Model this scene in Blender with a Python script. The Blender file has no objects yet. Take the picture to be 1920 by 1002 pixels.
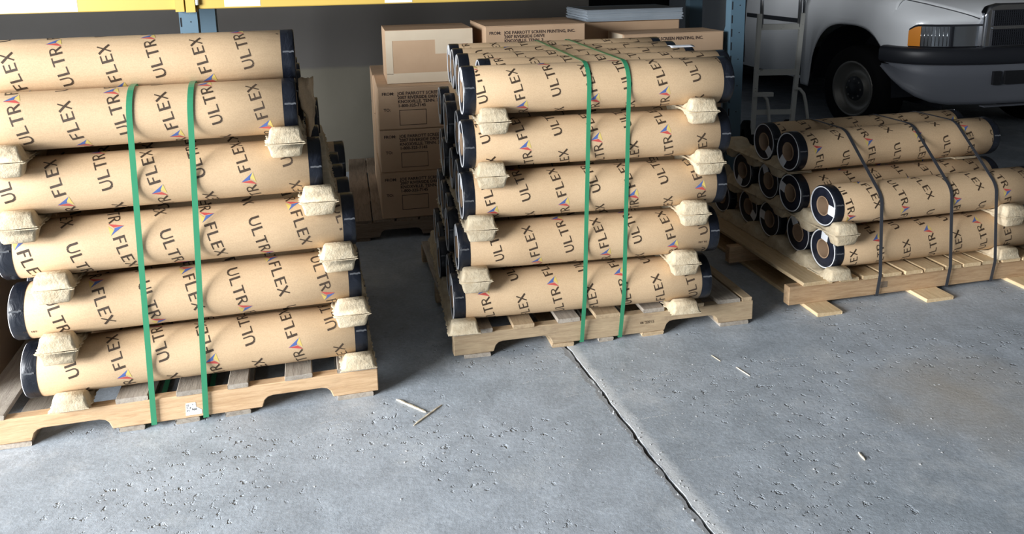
import bpy, bmesh, math, random
from math import sin, cos, pi, sqrt, radians
from mathutils import Vector, Matrix

random.seed(7)
scene = bpy.context.scene
COL = scene.collection

# ------------------------------------------------------------------ camera
CH, CP, CR, CF, CCY = 1.43916, 0.206254, 0.0183406, 1502.266, 247.287
cd = bpy.data.cameras.new('camera')
cam = bpy.data.objects.new('camera', cd)
COL.objects.link(cam)
ex, up0, fw = Vector((1, 0, 0)), Vector((0, sin(CP), cos(CP))), Vector((0, cos(CP), -sin(CP)))
rt = ex * cos(CR) - up0 * sin(CR)
up = ex * sin(CR) + up0 * cos(CR)
cam.matrix_world = Matrix(((rt.x, up.x, -fw.x, 0), (rt.y, up.y, -fw.y, 0), (rt.z, up.z, -fw.z, CH), (0, 0, 0, 1)))
cd.sensor_width = 36
cd.sensor_fit = 'HORIZONTAL'
cd.lens = CF / 1920 * 36
cd.shift_y = -(501 - CCY) / 1920
cd.clip_start = 0.02
scene.camera = cam

# ------------------------------------------------------------------ world, light, exposure
world = bpy.data.worlds.new('world')
scene.world = world
world.use_nodes = True
bg = world.node_tree.nodes['Background']
bg.inputs[0].default_value = (0.78, 0.88, 1.0, 1)
bg.inputs[1].default_value = 0.1


def area(name, loc, target, sx, sy, power, color):
    l = bpy.data.lights.new(name, 'AREA')
    l.shape = 'RECTANGLE'
    l.size, l.size_y, l.energy, l.color = sx, sy, power, color
    o = bpy.data.objects.new(name, l)
    o.location = loc
    o.rotation_euler = (Vector(target) - Vector(loc)).to_track_quat('-Z', 'Y').to_euler()
    COL.objects.link(o)
    return o


# daylight through the open dock door in the left wall
area('dock_door_daylight', (-5.35, -1.3, 1.8), (0.2, 2.0, 0.4), 3.6, 2.8, 1150, (0.95, 0.975, 1.0))

scene.view_settings.view_transform = 'Standard'
scene.view_settings.look = 'None'
scene.view_settings.gamma = 1.0
scene.view_settings.use_curve_mapping = False
scene.view_settings.exposure = 0.28

# ------------------------------------------------------------------ materials


def mat(name, color, rough=0.6, metal=0.0, spec=0.5, coat=0.0):
    m = bpy.data.materials.new(name)
    m.use_nodes = True
    b = m.node_tree.nodes['Principled BSDF']
    b.inputs['Base Color'].default_value = (*color, 1)
    b.inputs['Roughness'].default_value = rough
    b.inputs['Metallic'].default_value = metal
    b.inputs['Specular IOR Level'].default_value = spec
    b.inputs['Coat Weight'].default_value = coat
    return m


class NT:
    def __init__(self, m):
        self.t = m.node_tree
        self.b = self.t.nodes['Principled BSDF']

    def n(self, typ, **kw):
        o = self.t.nodes.new(typ)
        for k, v in kw.items():
            if k in o.inputs:
                o.inputs[k].default_value = v
            else:
                setattr(o, k, v)
        return o

    def l(self, a, b):
        self.t.links.new(a, b)

    def coord(self, kind='Object', scale=(1, 1, 1), loc=None):
        tc = self.n('ShaderNodeTexCoord')
        mp = self.n('ShaderNodeMapping')
        mp.inputs['Scale'].default_value = scale
        self.l(tc.outputs[kind], mp.inputs['Vector'])
        if loc == 'random':
            oi = self.n('ShaderNodeObjectInfo')
            vm = self.n('ShaderNodeVectorMath', operation='SCALE')
            vm.inputs[0].default_value = (37.1, 17.3, 29.7)
            self.l(oi.outputs['Random'], vm.inputs['Scale'])
            self.l(vm.outputs[0], mp.inputs['Location'])
        return mp.outputs[0]

    def noise(self, vec, scale, detail=3, rough=0.55, dist=0.0):
        o = self.n('ShaderNodeTexNoise')
        o.inputs['Scale'].default_value = scale
        o.inputs['Detail'].default_value = detail
        o.inputs['Roughness'].default_value = rough
        o.inputs['Distortion'].default_value = dist
        self.l(vec, o.inputs['Vector'])
        return o.outputs[0]

    def ramp(self, fac, stops):
        r = self.n('ShaderNodeValToRGB')
        el = r.color_ramp.elements
        while len(el) < len(stops):
            el.new(0.5)
        for e, (p, c) in zip(el, stops):
            e.position = p
            e.color = (*c, 1) if len(c) == 3 else c
        self.l(fac, r.inputs[0])
        return r.outputs[0]

    def mix(self, fac, a, b, mode='MIX'):
        m = self.n('ShaderNodeMix', data_type='RGBA', blend_type=mode)
        for sock, v in ((m.inputs[0], fac), (m.inputs[6], a), (m.inputs[7], b)):
            if hasattr(v, 'is_output'):
                self.l(v, sock)
            elif isinstance(v, (int, float)):
                sock.default_value = v
            else:
                sock.default_value = (*v, 1)
        return m.outputs[2]

    def bump(self, h, strength=0.2, dist=0.01):
        b = self.n('ShaderNodeBump')
        b.inputs['Strength'].default_value = strength
        b.inputs['Distance'].default_value = dist
        self.l(h, b.inputs['Height'])
        self.l(b.outputs[0], self.b.inputs['Normal'])

    def color(self, c):
        self.l(c, self.b.inputs['Base Color'])

    def rough(self, fac, lo, hi):
        m = self.n('ShaderNodeMapRange')
        m.inputs['To Min'].default_value = lo
        m.inputs['To Max'].default_value = hi
        self.l(fac, m.inputs['Value'])
        self.l(m.outputs[0], self.b.inputs['Roughness'])


def g3(v):
    return (v, v, v)


def m_kraft():
    m = mat('kraft_paper', (0.56, 0.37, 0.22), 0.62, spec=0.35)
    t = NT(m)
    v = t.coord('Object', (1, 1, 1), 'random')
    n1 = t.noise(v, 3.0, 4)
    c = t.ramp(n1, [(0.3, (0.52, 0.36, 0.212)), (0.7, (0.59, 0.42, 0.255))])
    n2 = t.noise(t.coord('Object', (6, 40, 40), 'random'), 4, 4, 0.7)
    c = t.mix(t.ramp(n2, [(0.66, g3(0)), (0.8, g3(0.35))]), c, (0.3, 0.2, 0.12))
    n3 = t.noise(v, 260, 2)
    c = t.mix(0.12, c, t.ramp(n3, [(0.35, g3(0.25)), (0.65, g3(0.8))]), 'OVERLAY')
    t.color(c)
    t.bump(t.noise(t.coord('Object', (2, 9, 9), 'random'), 3, 3), 0.25, 0.01)
    return m


def m_black_film():
    m = mat('black_plastic_film', (0.012, 0.014, 0.02), 0.3, spec=0.4)
    t = NT(m)
    v = t.coord('Object', (1.5, 1, 1), 'random')
    n = t.noise(v, 16, 3, 0.55, 1.2)
    t.bump(n, 0.5, 0.006)
    t.rough(t.noise(v, 9, 3), 0.18, 0.5)
    c = t.ramp(t.noise(t.coord('Object', (3, 3, 3), 'random'), 12, 5, 0.7), [(0.6, (0.008, 0.010, 0.016)), (0.8, (0.035, 0.04, 0.05))])
    t.color(c)
    return m


def m_film_face():
    m = mat('film_roll_face', (0.012, 0.014, 0.024), 0.42, spec=0.5)
    t = NT(m)
    v = t.coord('Object', (1, 1, 1))
    t.color(t.ramp(t.noise(v, 30, 4), [(0.35, (0.008, 0.01, 0.018)), (0.75, (0.022, 0.026, 0.045))]))
    return m


def m_wood(name, base, dark, rough=0.75, stain=(0.2, 0.16, 0.12), stain_amt=0.5):
    m = mat(name, base, rough, spec=0.3)
    t = NT(m)
    v = t.coord('Object', (1.2, 14, 14), 'random')
    n = t.noise(v, 6, 5, 0.6, 0.8)
    c = t.ramp(n, [(0.3, dark), (0.55, base), (0.8, tuple(min(1, x * 1.12) for x in base))])
    fine = t.noise(t.coord('Object', (4, 90, 90), 'random'), 8, 3, 0.6)
    c = t.mix(0.3, c, t.ramp(fine, [(0.3, g3(0.3)), (0.7, g3(0.72))]), 'OVERLAY')
    s = t.noise(t.coord('Object', (3, 5, 5), 'random'), 2.4, 5, 0.65)
    c = t.mix(t.ramp(s, [(0.56, g3(0)), (0.74, g3(stain_amt))]), c, stain)
    oi = t.n('ShaderNodeObjectInfo')
    hs = t.n('ShaderNodeHueSaturation')
    mr = t.n('ShaderNodeMapRange')
    mr.inputs['To Min'].default_value = 0.82
    mr.inputs['To Max'].default_value = 1.15
    t.l(oi.outputs['Random'], mr.inputs['Value'])
    t.l(mr.outputs[0], hs.inputs['Value'])
    t.l(c, hs.inputs['Color'])
    t.color(hs.outputs[0])
    t.bump(fine, 0.35, 0.004)
    return m


def m_pulp():
    m = mat('moulded_pulp', (0.62, 0.52, 0.38), 0.95, spec=0.15)
    t = NT(m)
    v = t.coord('Object', (1, 1, 1), 'random')
    c = t.ramp(t.noise(v, 28, 5, 0.7), [(0.3, (0.46, 0.36, 0.235)), (0.55, (0.575, 0.48, 0.335)), (0.75, (0.63, 0.54, 0.395))])
    t.color(c)
    t.bump(t.noise(v, 90, 4, 0.65), 0.5, 0.006)
    return m


def m_floor():
    m = mat('worn_concrete', (0.3, 0.31, 0.32), 0.6, spec=0.4)
    t = NT(m)
    v = t.coord('Object', (1, 1, 1))
    big = t.noise(v, 0.9, 5, 0.6, 0.4)
    c = t.ramp(big, [(0.3, (0.295, 0.335, 0.375)), (0.52, (0.375, 0.415, 0.46)), (0.75, (0.465, 0.505, 0.55))])
    mid = t.noise(v, 7, 6, 0.7, 0.5)
    c = t.mix(0.55, c, t.ramp(mid, [(0.25, g3(0.3)), (0.5, g3(0.5)), (0.8, g3(0.78))]), 'OVERLAY')
    fine = t.noise(v, 70, 5, 0.75)
    c = t.mix(0.35, c, t.ramp(fine, [(0.3, g3(0.25)), (0.7, g3(0.8))]), 'OVERLAY')
    # chalky scuff marks, stretched in two directions
    for sc, rot, th in (((1.2, 30, 1), 0.5, 0.69), ((26, 1.0, 1), -0.35, 0.71)):
        tc = t.n('ShaderNodeTexCoord')
        mp = t.n('ShaderNodeMapping')
        mp.inputs['Scale'].default_value = sc
        mp.inputs['Rotation'].default_value = (0, 0, rot)
        t.l(tc.outputs['Object'], mp.inputs['Vector'])
        s = t.noise(mp.outputs[0], 2.2, 4, 0.6, 0.2)
        c = t.mix(t.ramp(s, [(th, g3(0)), (th + 0.1, g3(0.5))]), c, (0.62, 0.64, 0.65))
    # pale abraded patches
    p = t.noise(v, 2.3, 7, 0.72, 0.3)
    c = t.mix(t.ramp(p, [(0.53, g3(0)), (0.66, g3(0.5))]), c, (0.60, 0.63, 0.65))
    # one tan stain on the right hand slab
    gd = t.n('ShaderNodeVectorMath', operation='DISTANCE')
    mp = t.coord('Object', (1.0, 1.0, 0))
    t.l(mp, gd.inputs[0])
    gd.inputs[1].default_value = (1.5, 2.42, 0)
    ad = t.n('ShaderNodeMath', operation='MULTIPLY_ADD')
    t.l(t.noise(v, 4, 4), ad.inputs[0])
    ad.inputs[1].default_value = 0.5
    t.l(gd.outputs['Value'], ad.inputs[2])
    c = t.mix(t.ramp(ad.outputs[0], [(0.3, g3(0.6)), (0.62, g3(0))]), c, (0.42, 0.36, 0.28))
    # worn lip beside the joint, painted pale as if lit from the left
    sx = t.n('ShaderNodeSeparateXYZ')
    t.l(v, sx.inputs[0])
    m1 = t.n('ShaderNodeMath', operation='MULTIPLY_ADD')
    t.l(sx.outputs['Y'], m1.inputs[0])
    m1.inputs[1].default_value = 0.296
    m1.inputs[2].default_value = -0.198 - 2.816 * 0.296
    m2 = t.n('ShaderNodeMath', operation='ADD')
    t.l(sx.outputs['X'], m2.inputs[0])
    t.l(m1.outputs[0], m2.inputs[1])
    m3 = t.n('ShaderNodeMath', operation='MULTIPLY_ADD')
    t.l(t.noise(v, 16, 4, 0.7), m3.inputs[0])
    m3.inputs[1].default_value = 0.05
    t.l(m2.outputs[0], m3.inputs[2])
    c = t.mix(t.ramp(m3.outputs[0], [(0.0, g3(0)), (0.02, g3(0)), (0.028, g3(0.8)), (0.045, g3(0.7)), (0.075, g3(0))]), c, (0.70, 0.72, 0.73))
    c = t.mix(t.ramp(m3.outputs[0], [(0.0, g3(0.0)), (0.004, g3(0.6)), (0.018, g3(0.5)), (0.028, g3(0))]), c, (0.2, 0.19, 0.18))
    t.color(c)
    # pits and spalls
    pit = t.noise(v, 34, 3, 0.6)
    zone = t.noise(v, 1.7, 3, 0.5)
    pm = t.ramp(pit, [(0.30, g3(0)), (0.40, g3(1))])
    zm = t.ramp(zone, [(0.5, g3(0.0)), (0.6, g3(1))])
    pits = t.mix(zm, g3(1), pm)
    h = t.mix(0.14, pits, fine)
    h = t.mix(0.12, h, mid)
    t.bump(h, 0.65, 0.018)
    t.rough(mid, 0.42, 0.75)
    return m


def m_wall():
    m = mat('painted_block_wall', (0.4, 0.37, 0.3), 0.7)
    t = NT(m)
    v = t.coord('Object', (1, 1, 1))
    c = t.ramp(t.noise(v, 1.5, 5, 0.6), [(0.3, (0.092, 0.084, 0.064)), (0.7, (0.118, 0.108, 0.083))])
    c = t.mix(t.ramp(t.noise(v, 18, 3), [(0.72, g3(0)), (0.78, g3(0.5))]), c, (0.12, 0.1, 0.09))
    # shade on the upper wall painted in, darker than the cream below
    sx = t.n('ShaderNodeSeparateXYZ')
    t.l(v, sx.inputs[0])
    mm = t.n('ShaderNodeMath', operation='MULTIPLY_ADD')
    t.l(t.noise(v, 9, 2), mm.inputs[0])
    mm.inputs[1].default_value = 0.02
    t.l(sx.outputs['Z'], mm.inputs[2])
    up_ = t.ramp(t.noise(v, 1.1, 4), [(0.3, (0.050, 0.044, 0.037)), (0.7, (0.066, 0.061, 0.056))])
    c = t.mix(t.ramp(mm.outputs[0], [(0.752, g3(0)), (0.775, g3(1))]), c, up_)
    t.color(c)
    t.bump(t.noise(v, 40, 3), 0.1, 0.005)
    return m


def m_carton(name='corrugated_carton', a=(0.48, 0.325, 0.205), b=(0.56, 0.39, 0.255)):
    m = mat(name, a, 0.75, spec=0.25)
    t = NT(m)
    v = t.coord('Object', (1, 1, 1), 'random')
    t.color(t.ramp(t.noise(v, 4, 4), [(0.3, a), (0.7, b)]))
    t.bump(t.noise(t.coord('Object', (120, 1, 1)), 2, 1), 0.06, 0.003)
    return m


def m_scuffed(name, base, scuff, rough=0.45, th=0.62):
    m = mat(name, base, rough)
    t = NT(m)
    v = t.coord('Object', (1, 1, 1), 'random')
    n = t.noise(v, 22, 6, 0.75)
    t.color(t.mix(t.ramp(n, [(th, g3(0)), (th + 0.05, g3(0.85))]), base, scuff))
    t.bump(n, 0.1, 0.003)
    return m


M = dict(
    kraft=m_kraft(), film=m_black_film(), face=m_film_face(),
    rim=mat('white_foam_edge', (0.75, 0.76, 0.78), 0.6),
    core=m_carton('core_board', (0.33, 0.22, 0.14), (0.42, 0.29, 0.19)),
    tape=mat('crinkled_clear_tape', (0.10, 0.105, 0.115), 0.14, spec=0.9, coat=0.6),
    sticker=mat('white_sticker', (0.8, 0.82, 0.86), 0.5),
    ink=mat('black_print', (0.05, 0.03, 0.016), 0.6), red=mat('red_print', (0.50, 0.07, 0.06), 0.6),
    blue=mat('blue_print', (0.07, 0.12, 0.33), 0.6), yellow=mat('yellow_print', (0.62, 0.47, 0.13), 0.6),
    pulp=m_pulp(),
    pine=m_wood('new_pine', (0.70, 0.53, 0.32), (0.58, 0.41, 0.22), stain=(0.4, 0.28, 0.16), stain_amt=0.35),
    tanwood=m_wood('tan_pallet_wood', (0.62, 0.42, 0.245), (0.48, 0.30, 0.16), stain=(0.33, 0.23, 0.14), stain_amt=0.4),
    palewood=m_wood('pale_pallet_wood', (0.50, 0.375, 0.235), (0.40, 0.285, 0.175), stain=(0.2, 0.14, 0.1), stain_amt=0.6),
    greywood=m_wood('weathered_wood', (0.40, 0.35, 0.29), (0.27, 0.23, 0.19), stain=(0.17, 0.14, 0.11), stain_amt=0.5),
    darkwood=m_wood('dull_brown_wood', (0.28, 0.21, 0.15), (0.18, 0.13, 0.09)),
    strap_g=mat('green_strapping', (0.035, 0.235, 0.115), 0.3, spec=0.6),
    strap_k=mat('dark_grey_strapping', (0.045, 0.047, 0.055), 0.4),
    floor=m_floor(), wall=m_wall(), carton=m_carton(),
    cream=m_carton('cream_tape', (0.60, 0.50, 0.37), (0.68, 0.58, 0.44)),
    cartonink=mat('carton_print', (0.05, 0.03, 0.025), 0.7),
    dark=mat('dark_board', (0.05, 0.047, 0.042), 0.9),
    ceil=mat('roof_sheeting', (0.10, 0.10, 0.10), 0.9),
    beam=m_scuffed('yellow_beam_paint', (0.64, 0.44, 0.10), (0.22, 0.12, 0.05), 0.45, 0.66),
    post=m_scuffed('blue_rack_paint', (0.095, 0.165, 0.22), (0.3, 0.33, 0.36), 0.5, 0.68),
    slot=mat('dark_slot', (0.008, 0.009, 0.012), 0.9),
    white=mat('white_panel', (0.75, 0.76, 0.76), 0.5),
    sheet=m_carton('plastic_sheet', (0.27, 0.32, 0.37), (0.36, 0.41, 0.46)),
    alu=m_scuffed('painted_metal_rail', (0.66, 0.66, 0.61), (0.25, 0.24, 0.22), 0.5, 0.62),
    steel=mat('bright_tube', (0.55, 0.56, 0.58), 0.3, 0.9),
    rubber=mat('rubber', (0.007, 0.007, 0.008), 0.9, spec=0.2),
    truck=mat('white_truck_paint', (0.80, 0.82, 0.84), 0.3, spec=0.5, coat=0.4),
    trim=mat('dark_trim_plastic', (0.02, 0.022, 0.028), 0.45),
    valance=mat('grey_bumper_plastic', (0.15, 0.16, 0.185), 0.5),
    chrome=mat('chrome', (0.7, 0.72, 0.76), 0.12, 1.0),
    amber=mat('amber_lens', (0.75, 0.26, 0.02), 0.2),
    reflector=mat('lamp_reflector', (0.42, 0.44, 0.46), 0.16, 0.9),
    glass=mat('dark_glass', (0.02, 0.025, 0.03), 0.05),
    hub=mat('steel_wheel', (0.24, 0.23, 0.21), 0.38, 0.6),
    splinter=m_wood('splinter_wood', (0.75, 0.66, 0.5), (0.6, 0.5, 0.36)),
    crumb=mat('concrete_crumb', (0.42, 0.43, 0.43), 0.9),
    scuff=mat('chalky_scratch', (0.62, 0.64, 0.65), 0.9),
    filler=mat('joint_dirt', (0.05, 0.042, 0.036), 0.95),
)

def m_lens():
    m = mat('clear_ribbed_lens', (0.9, 0.92, 0.95), 0.08)
    m.node_tree.nodes['Principled BSDF'].inputs['Transmission Weight'].default_value = 0.85
    return m
M['lens'] = m_lens()

# ------------------------------------------------------------------ mesh helpers


class MB:
    def __init__(self):
        self.v, self.f, self.m, self.s = [], [], [], []

    def add(self, vs, fs, mi=0, smooth=False):
        o = len(self.v)
        self.v += [tuple(p) for p in vs]
        for f in fs:
            self.f.append(tuple(i + o for i in f))
            self.m.append(mi)
            self.s.append(smooth)
        return self

    def box(self, x0, x1, y0, y1, z0, z1, mi=0):
        vs = [(x0, y0, z0), (x1, y0, z0), (x1, y1, z0), (x0, y1, z0), (x0, y0, z1), (x1, y0, z1), (x1, y1, z1), (x0, y1, z1)]
        return self.add(vs, [(3, 2, 1, 0), (4, 5, 6, 7), (0, 1, 5, 4), (1, 2, 6, 5), (2, 3, 7, 6), (3, 0, 4, 7)], mi)

    def prism(self, outline, y0, y1, mi=0):
        """outline in x,z (counter-clockwise seen from -y) pushed along y"""
        n = len(outline)
        vs = [(x, y0, z) for x, z in outline] + [(x, y1, z) for x, z in outline]
        fs = [tuple(range(n)), tuple(range(2 * n - 1, n - 1, -1))]
        fs += [(i, n + i, n + (i + 1) % n, (i + 1) % n) for i in range(n)]
        return self.add(vs, fs, mi)

    def grid(self, rows, mi=0, smooth=True, closed=False):
        """rows: list of equal-length point lists"""
        w = len(rows[0])
        vs = [p for r in rows for p in r]
        fs = []
        for i in range(len(rows) - 1):
            for j in range(w if closed else w - 1):
                k = (j + 1) % w
                fs.append((i * w + j, i * w + k, (i + 1) * w + k, (i + 1) * w + j))
        return self.add(vs, fs, mi, smooth)

    def lathe_x(self, prof, n=40, mi=0, smooth=True, c=(0, 0, 0)):
        """prof: (x, r) pairs, revolved about the x axis"""
        rows = []
        for x, r in prof:
            rows.append([(c[0] + x, c[1] + r * cos(2 * pi * k / n), c[2] + r * sin(2 * pi * k / n)) for k in range(n)])
        return self.grid(rows, mi, smooth, True)

    def tube(self, pts, r, n=10, mi=0, caps=True):
        pts = [Vector(p) for p in pts]
        rows = []
        ref = Vector((0, 0, 1))
        for i, p in enumerate(pts):
            d = (pts[min(i + 1, len(pts) - 1)] - pts[max(i - 1, 0)]).normalized()
            a = d.cross(ref)
            if a.length < 0.05:
                a = d.cross(Vector((1, 0, 0)))
            a.normalize()
            b = d.cross(a)
            rows.append([p + a * r * cos(2 * pi * k / n) + b * r * sin(2 * pi * k / n) for k in range(n)])
        o = len(self.v)
        self.grid(rows, mi, True, True)
        if caps:
            self.f += [tuple(range(o, o + n)), tuple(range(o + (len(pts) - 1) * n, o + len(pts) * n))]
            self.m += [mi, mi]
            self.s += [False, False]
        return self

    def bar(self, p, q, wx, wy, mi=0):
        """rectangular bar between two points; wx wide sideways, wy deep"""
        p, q = Vector(p), Vector(q)
        d = (q - p).normalized()
        a = d.cross(Vector((0, 1, 0)))
        if a.length < 0.05:
            a = d.cross(Vector((1, 0, 0)))
        a.normalize()
        b = d.cross(a)
        vs = []
        for c in (p, q):
            for s, t in ((-1, -1), (1, -1), (1, 1), (-1, 1)):
                vs.append(c + a * wx / 2 * s + b * wy / 2 * t)
        return self.add(vs, [(0, 1, 2, 3), (7, 6, 5, 4), (0, 4, 5, 1), (1, 5, 6, 2), (2, 6, 7, 3), (3, 7, 4, 0)], mi)

    def mesh(self, name, mats):
        me = bpy.data.meshes.new(name)
        me.from_pydata(self.v, [], self.f)
        for m in (mats if isinstance(mats, (list, tuple)) else [mats]):
            me.materials.append(m)
        me.polygons.foreach_set('material_index', self.m)
        me.polygons.foreach_set('use_smooth', self.s)
        bm = bmesh.new()
        bm.from_mesh(me)
        bmesh.ops.recalc_face_normals(bm, faces=bm.faces)
        bm.to_mesh(me)
        bm.free()
        me.update()
        return me


def obj(name, me, parent=None, loc=(0, 0, 0), rot=(0, 0, 0), mats=None):
    if isinstance(me, MB):
        me = me.mesh(name, mats)
    o = bpy.data.objects.new(name, me)
    COL.objects.link(o)
    o.location = loc
    o.rotation_euler = rot
    if parent:
        o.parent = parent
    return o


def bevel(o, w=0.003, seg=1):
    b = o.modifiers.new('bevel', 'BEVEL')
    b.width, b.segments, b.limit_method = w, seg, 'ANGLE'
    return o


def tag(o, label, cat, group=None, kind=None):
    o['label'], o['category'] = label, cat
    if group:
        o['group'] = group
    if kind:
        o['kind'] = kind
    return o


def thing(name, label, cat, loc=(0, 0, 0), rz=0.0, group=None):
    o = bpy.data.objects.new(name, None)
    COL.objects.link(o)
    o.location = loc
    o.rotation_euler = (0, 0, rz)
    o.empty_display_size = 0.05
    return tag(o, label, cat, group)


def structure(name, mb, m, loc=(0, 0, 0), rz=0.0, label=None):
    o = obj(name, mb, None, loc, (0, 0, rz), m)
    o['kind'] = 'structure'
    if label:
        o['label'] = label
    return o


_fonts = {}


def text_mesh(s, size, m, bold=0.0, ext=0.0):
    key = (s, size, m.name, bold)
    if key in _fonts:
        return _fonts[key]
    c = bpy.data.curves.new('print', 'FONT')
    c.body, c.size, c.offset, c.extrude = s, size, bold, ext
    c.resolution_u = 2
    o = bpy.data.objects.new('print', c)
    COL.objects.link(o)
    bpy.context.view_layer.update()
    dg = bpy.context.evaluated_depsgraph_get()
    me = bpy.data.meshes.new_from_object(o.evaluated_get(dg))
    me.materials.clear()
    me.materials.append(m)
    bpy.data.objects.remove(o)
    _fonts[key] = me
    return me


class Frame:
    def __init__(self, x, y, a):
        self.x, self.y, self.a = x, y, a

    def w(self, u, v, z=0.0):
        return Vector((self.x + u * cos(self.a) - v * sin(self.a), self.y + u * sin(self.a) + v * cos(self.a), z))

    def inv(self, p):
        dx, dy = p[0] - self.x, p[1] - self.y
        return (dx * cos(self.a) + dy * sin(self.a), -dx * sin(self.a) + dy * cos(self.a))


PAL = [Frame(-1.65384, 2.20721, 0.25032), Frame(-0.23051, 2.74239, 0.22294), Frame(1.1443, 3.13334, 0.23264)]
LOAD = [Frame(-1.65384, 2.20721, 0.25839), Frame(-0.23051, 2.74239, 0.16655), Frame(1.1443, 3.13334, 0.2454)]
RACK = Frame(-0.70, 4.10, 0.20)
PNAME = ['left pallet', 'middle pallet', 'right pallet']

# ------------------------------------------------------------------ setting: floor of two slabs with a broken joint


def joint_x(y):
    base = 0.198 + (2.816 - y) * 0.296
    return base + 0.0016 * sin(y * 23) + 0.0012 * sin(y * 61 + 1) + 0.004 * sin(y * 5.3)


floor = bpy.data.objects.new('floor', None)
COL.objects.link(floor)
floor['kind'] = 'structure'
ys = [-4 + i * (16.0 / 640) for i in range(641)]
rj = random.Random(3)
left = [(-7, -4), (-7, 12)] + [(joint_x(y) - 0.0035 - 0.0035 * (1 + sin(y * 41 + 2 * sin(y * 13))) * (0.6 + 0.4 * sin(y * 97)) - rj.random() ** 2 * 0.005, y) for y in reversed(ys)]
right = [(8, 12), (8, -4)] + [(joint_x(y) + 0.0025 + rj.random() ** 2 * 0.003, y) for y in ys]
for nm, poly, edge in (('slab', left, -1), ('slab', right, 1)):
    bm = bmesh.new()
    top = [bm.verts.new((x, y, 0)) for x, y in poly]
    f = bm.faces.new(top)
    low = [bm.verts.new((x, y, -0.05)) for x, y in poly]
    n = len(top)
    for i in range(n):
        bm.faces.new((top[i], low[i], low[(i + 1) % n], top[(i + 1) % n]))
    bmesh.ops.recalc_face_normals(bm, faces=bm.faces)
    bmesh.ops.triangulate(bm, faces=[f])
    me = bpy.data.meshes.new(nm)
    bm.to_mesh(me)
    bm.free()
    me.materials.append(M['floor'])
    obj(nm, me, floor)
obj('joint_filler', MB().box(-2.8, 2.4, -4, 12, -0.06, -0.011), floor, mats=M['filler'])
# broken lip: chips and ridges of concrete standing along the joint
rb = random.Random(11)
mb = MB()
for i in range(320):
    y = 1.2 + rb.random() * 1.48
    side = rb.choice((-1, 1, 1))
    x = joint_x(y) + side * (0.006 + rb.random() * 0.022)
    s = 0.0016 + 0.004 * rb.random() ** 3
    vs = [(x + s * rb.uniform(.6, 1.5) * cos(k * 2 * pi / 5), y + s * rb.uniform(.6, 1.8) * sin(k * 2 * pi / 5), -0.001) for k in range(5)]
    mb.add(vs + [(x, y, s * rb.uniform(.3, .8))], [(k, (k + 1) % 5, 5) for k in range(5)])
tag(obj('joint_rubble', mb, mats=M['crumb']), 'pale concrete chips strewn along the floor joint', 'rubble', kind='stuff')
mb = MB()
for i in range(420):
    if rb.random() < 0.6:
        cx, cy = rb.choice(((0.62, 2.25), (0.25, 2.2), (0.55, 2.75), (1.3, 2.2), (-0.3, 2.2)))
        x, y = rb.gauss(cx, 0.14), rb.gauss(cy, 0.09)
    else:
        x, y = rb.uniform(-1.2, 1.7), rb.uniform(1.5, 2.7)
    if abs(x - joint_x(y)) < 0.03 or any(-0.05 < F.inv((x, y))[0] < 1.5 and F.inv((x, y))[1] > -0.08 for F in PAL):
        continue
    s = 0.0012 + 0.003 * rb.random() ** 3
    vs = [(x + s * rb.uniform(.6, 1.6) * cos(k * 2 * pi / 5), y + s * rb.uniform(.6, 1.6) * sin(k * 2 * pi / 5), 0) for k in range(5)]
    mb.add(vs + [(x, y, s * rb.uniform(.4, .8))], [(k, (k + 1) % 5, 5) for k in range(5)])
tag(obj('floor_grit', mb, mats=M['crumb']), 'fine grit scattered over the bare concrete floor', 'grit', kind='stuff')


def stick(name, p, q, w, hgt, label, m='splinter', z=0.0):
    p, q = Vector((*p, 0)), Vector((*q, 0))
    d = (q - p)
    L = d.length
    mb = MB()
    n = 9
    rows = []
    r = random.Random(int(L * 1e4))
    for i in range(n + 1):
        x = -L / 2 + L * i / n
        ww = w / 2 * (0.55 + 0.6 * r.random()) * (0.4 if i in (0, n) else 1)
        hh = hgt * (0.7 + 0.4 * r.random()) * (0.5 if i in (0, n) else 1)
        rows.append([(x, -ww, 0), (x, -ww * .8, hh), (x, ww * .7, hh * .9), (x, ww, 0)])
    mb.grid(rows, 0, False, True)
    mb.f += [(0, 1, 2, 3), tuple(range(n * 4, n * 4 + 4))]
    mb.m += [0, 0]
    mb.s += [False, False]
    c = (p + q) / 2
    o = obj(name, mb, None, (c.x, c.y, z), (0, 0, math.atan2(d.y, d.x)), M[m])
    return tag(o, label, 'splinter', 'wood splinters on the floor')


stick('wood_splinter', (-0.409, 2.475), (-0.300, 2.392), 0.009, 0.006, 'white wood splinter on concrete right of the left pallet, pointing at the joint')
stick('wood_splinter', (-0.250, 2.436), (-0.331, 2.315), 0.006, 0.005, 'thin dark-sided wood splinter meeting the end of the white splinter')
stick('wood_splinter', (1.011, 2.130), (1.014, 2.092), 0.006, 0.005, 'short pale wood splinter alone on the right floor slab')

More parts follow.
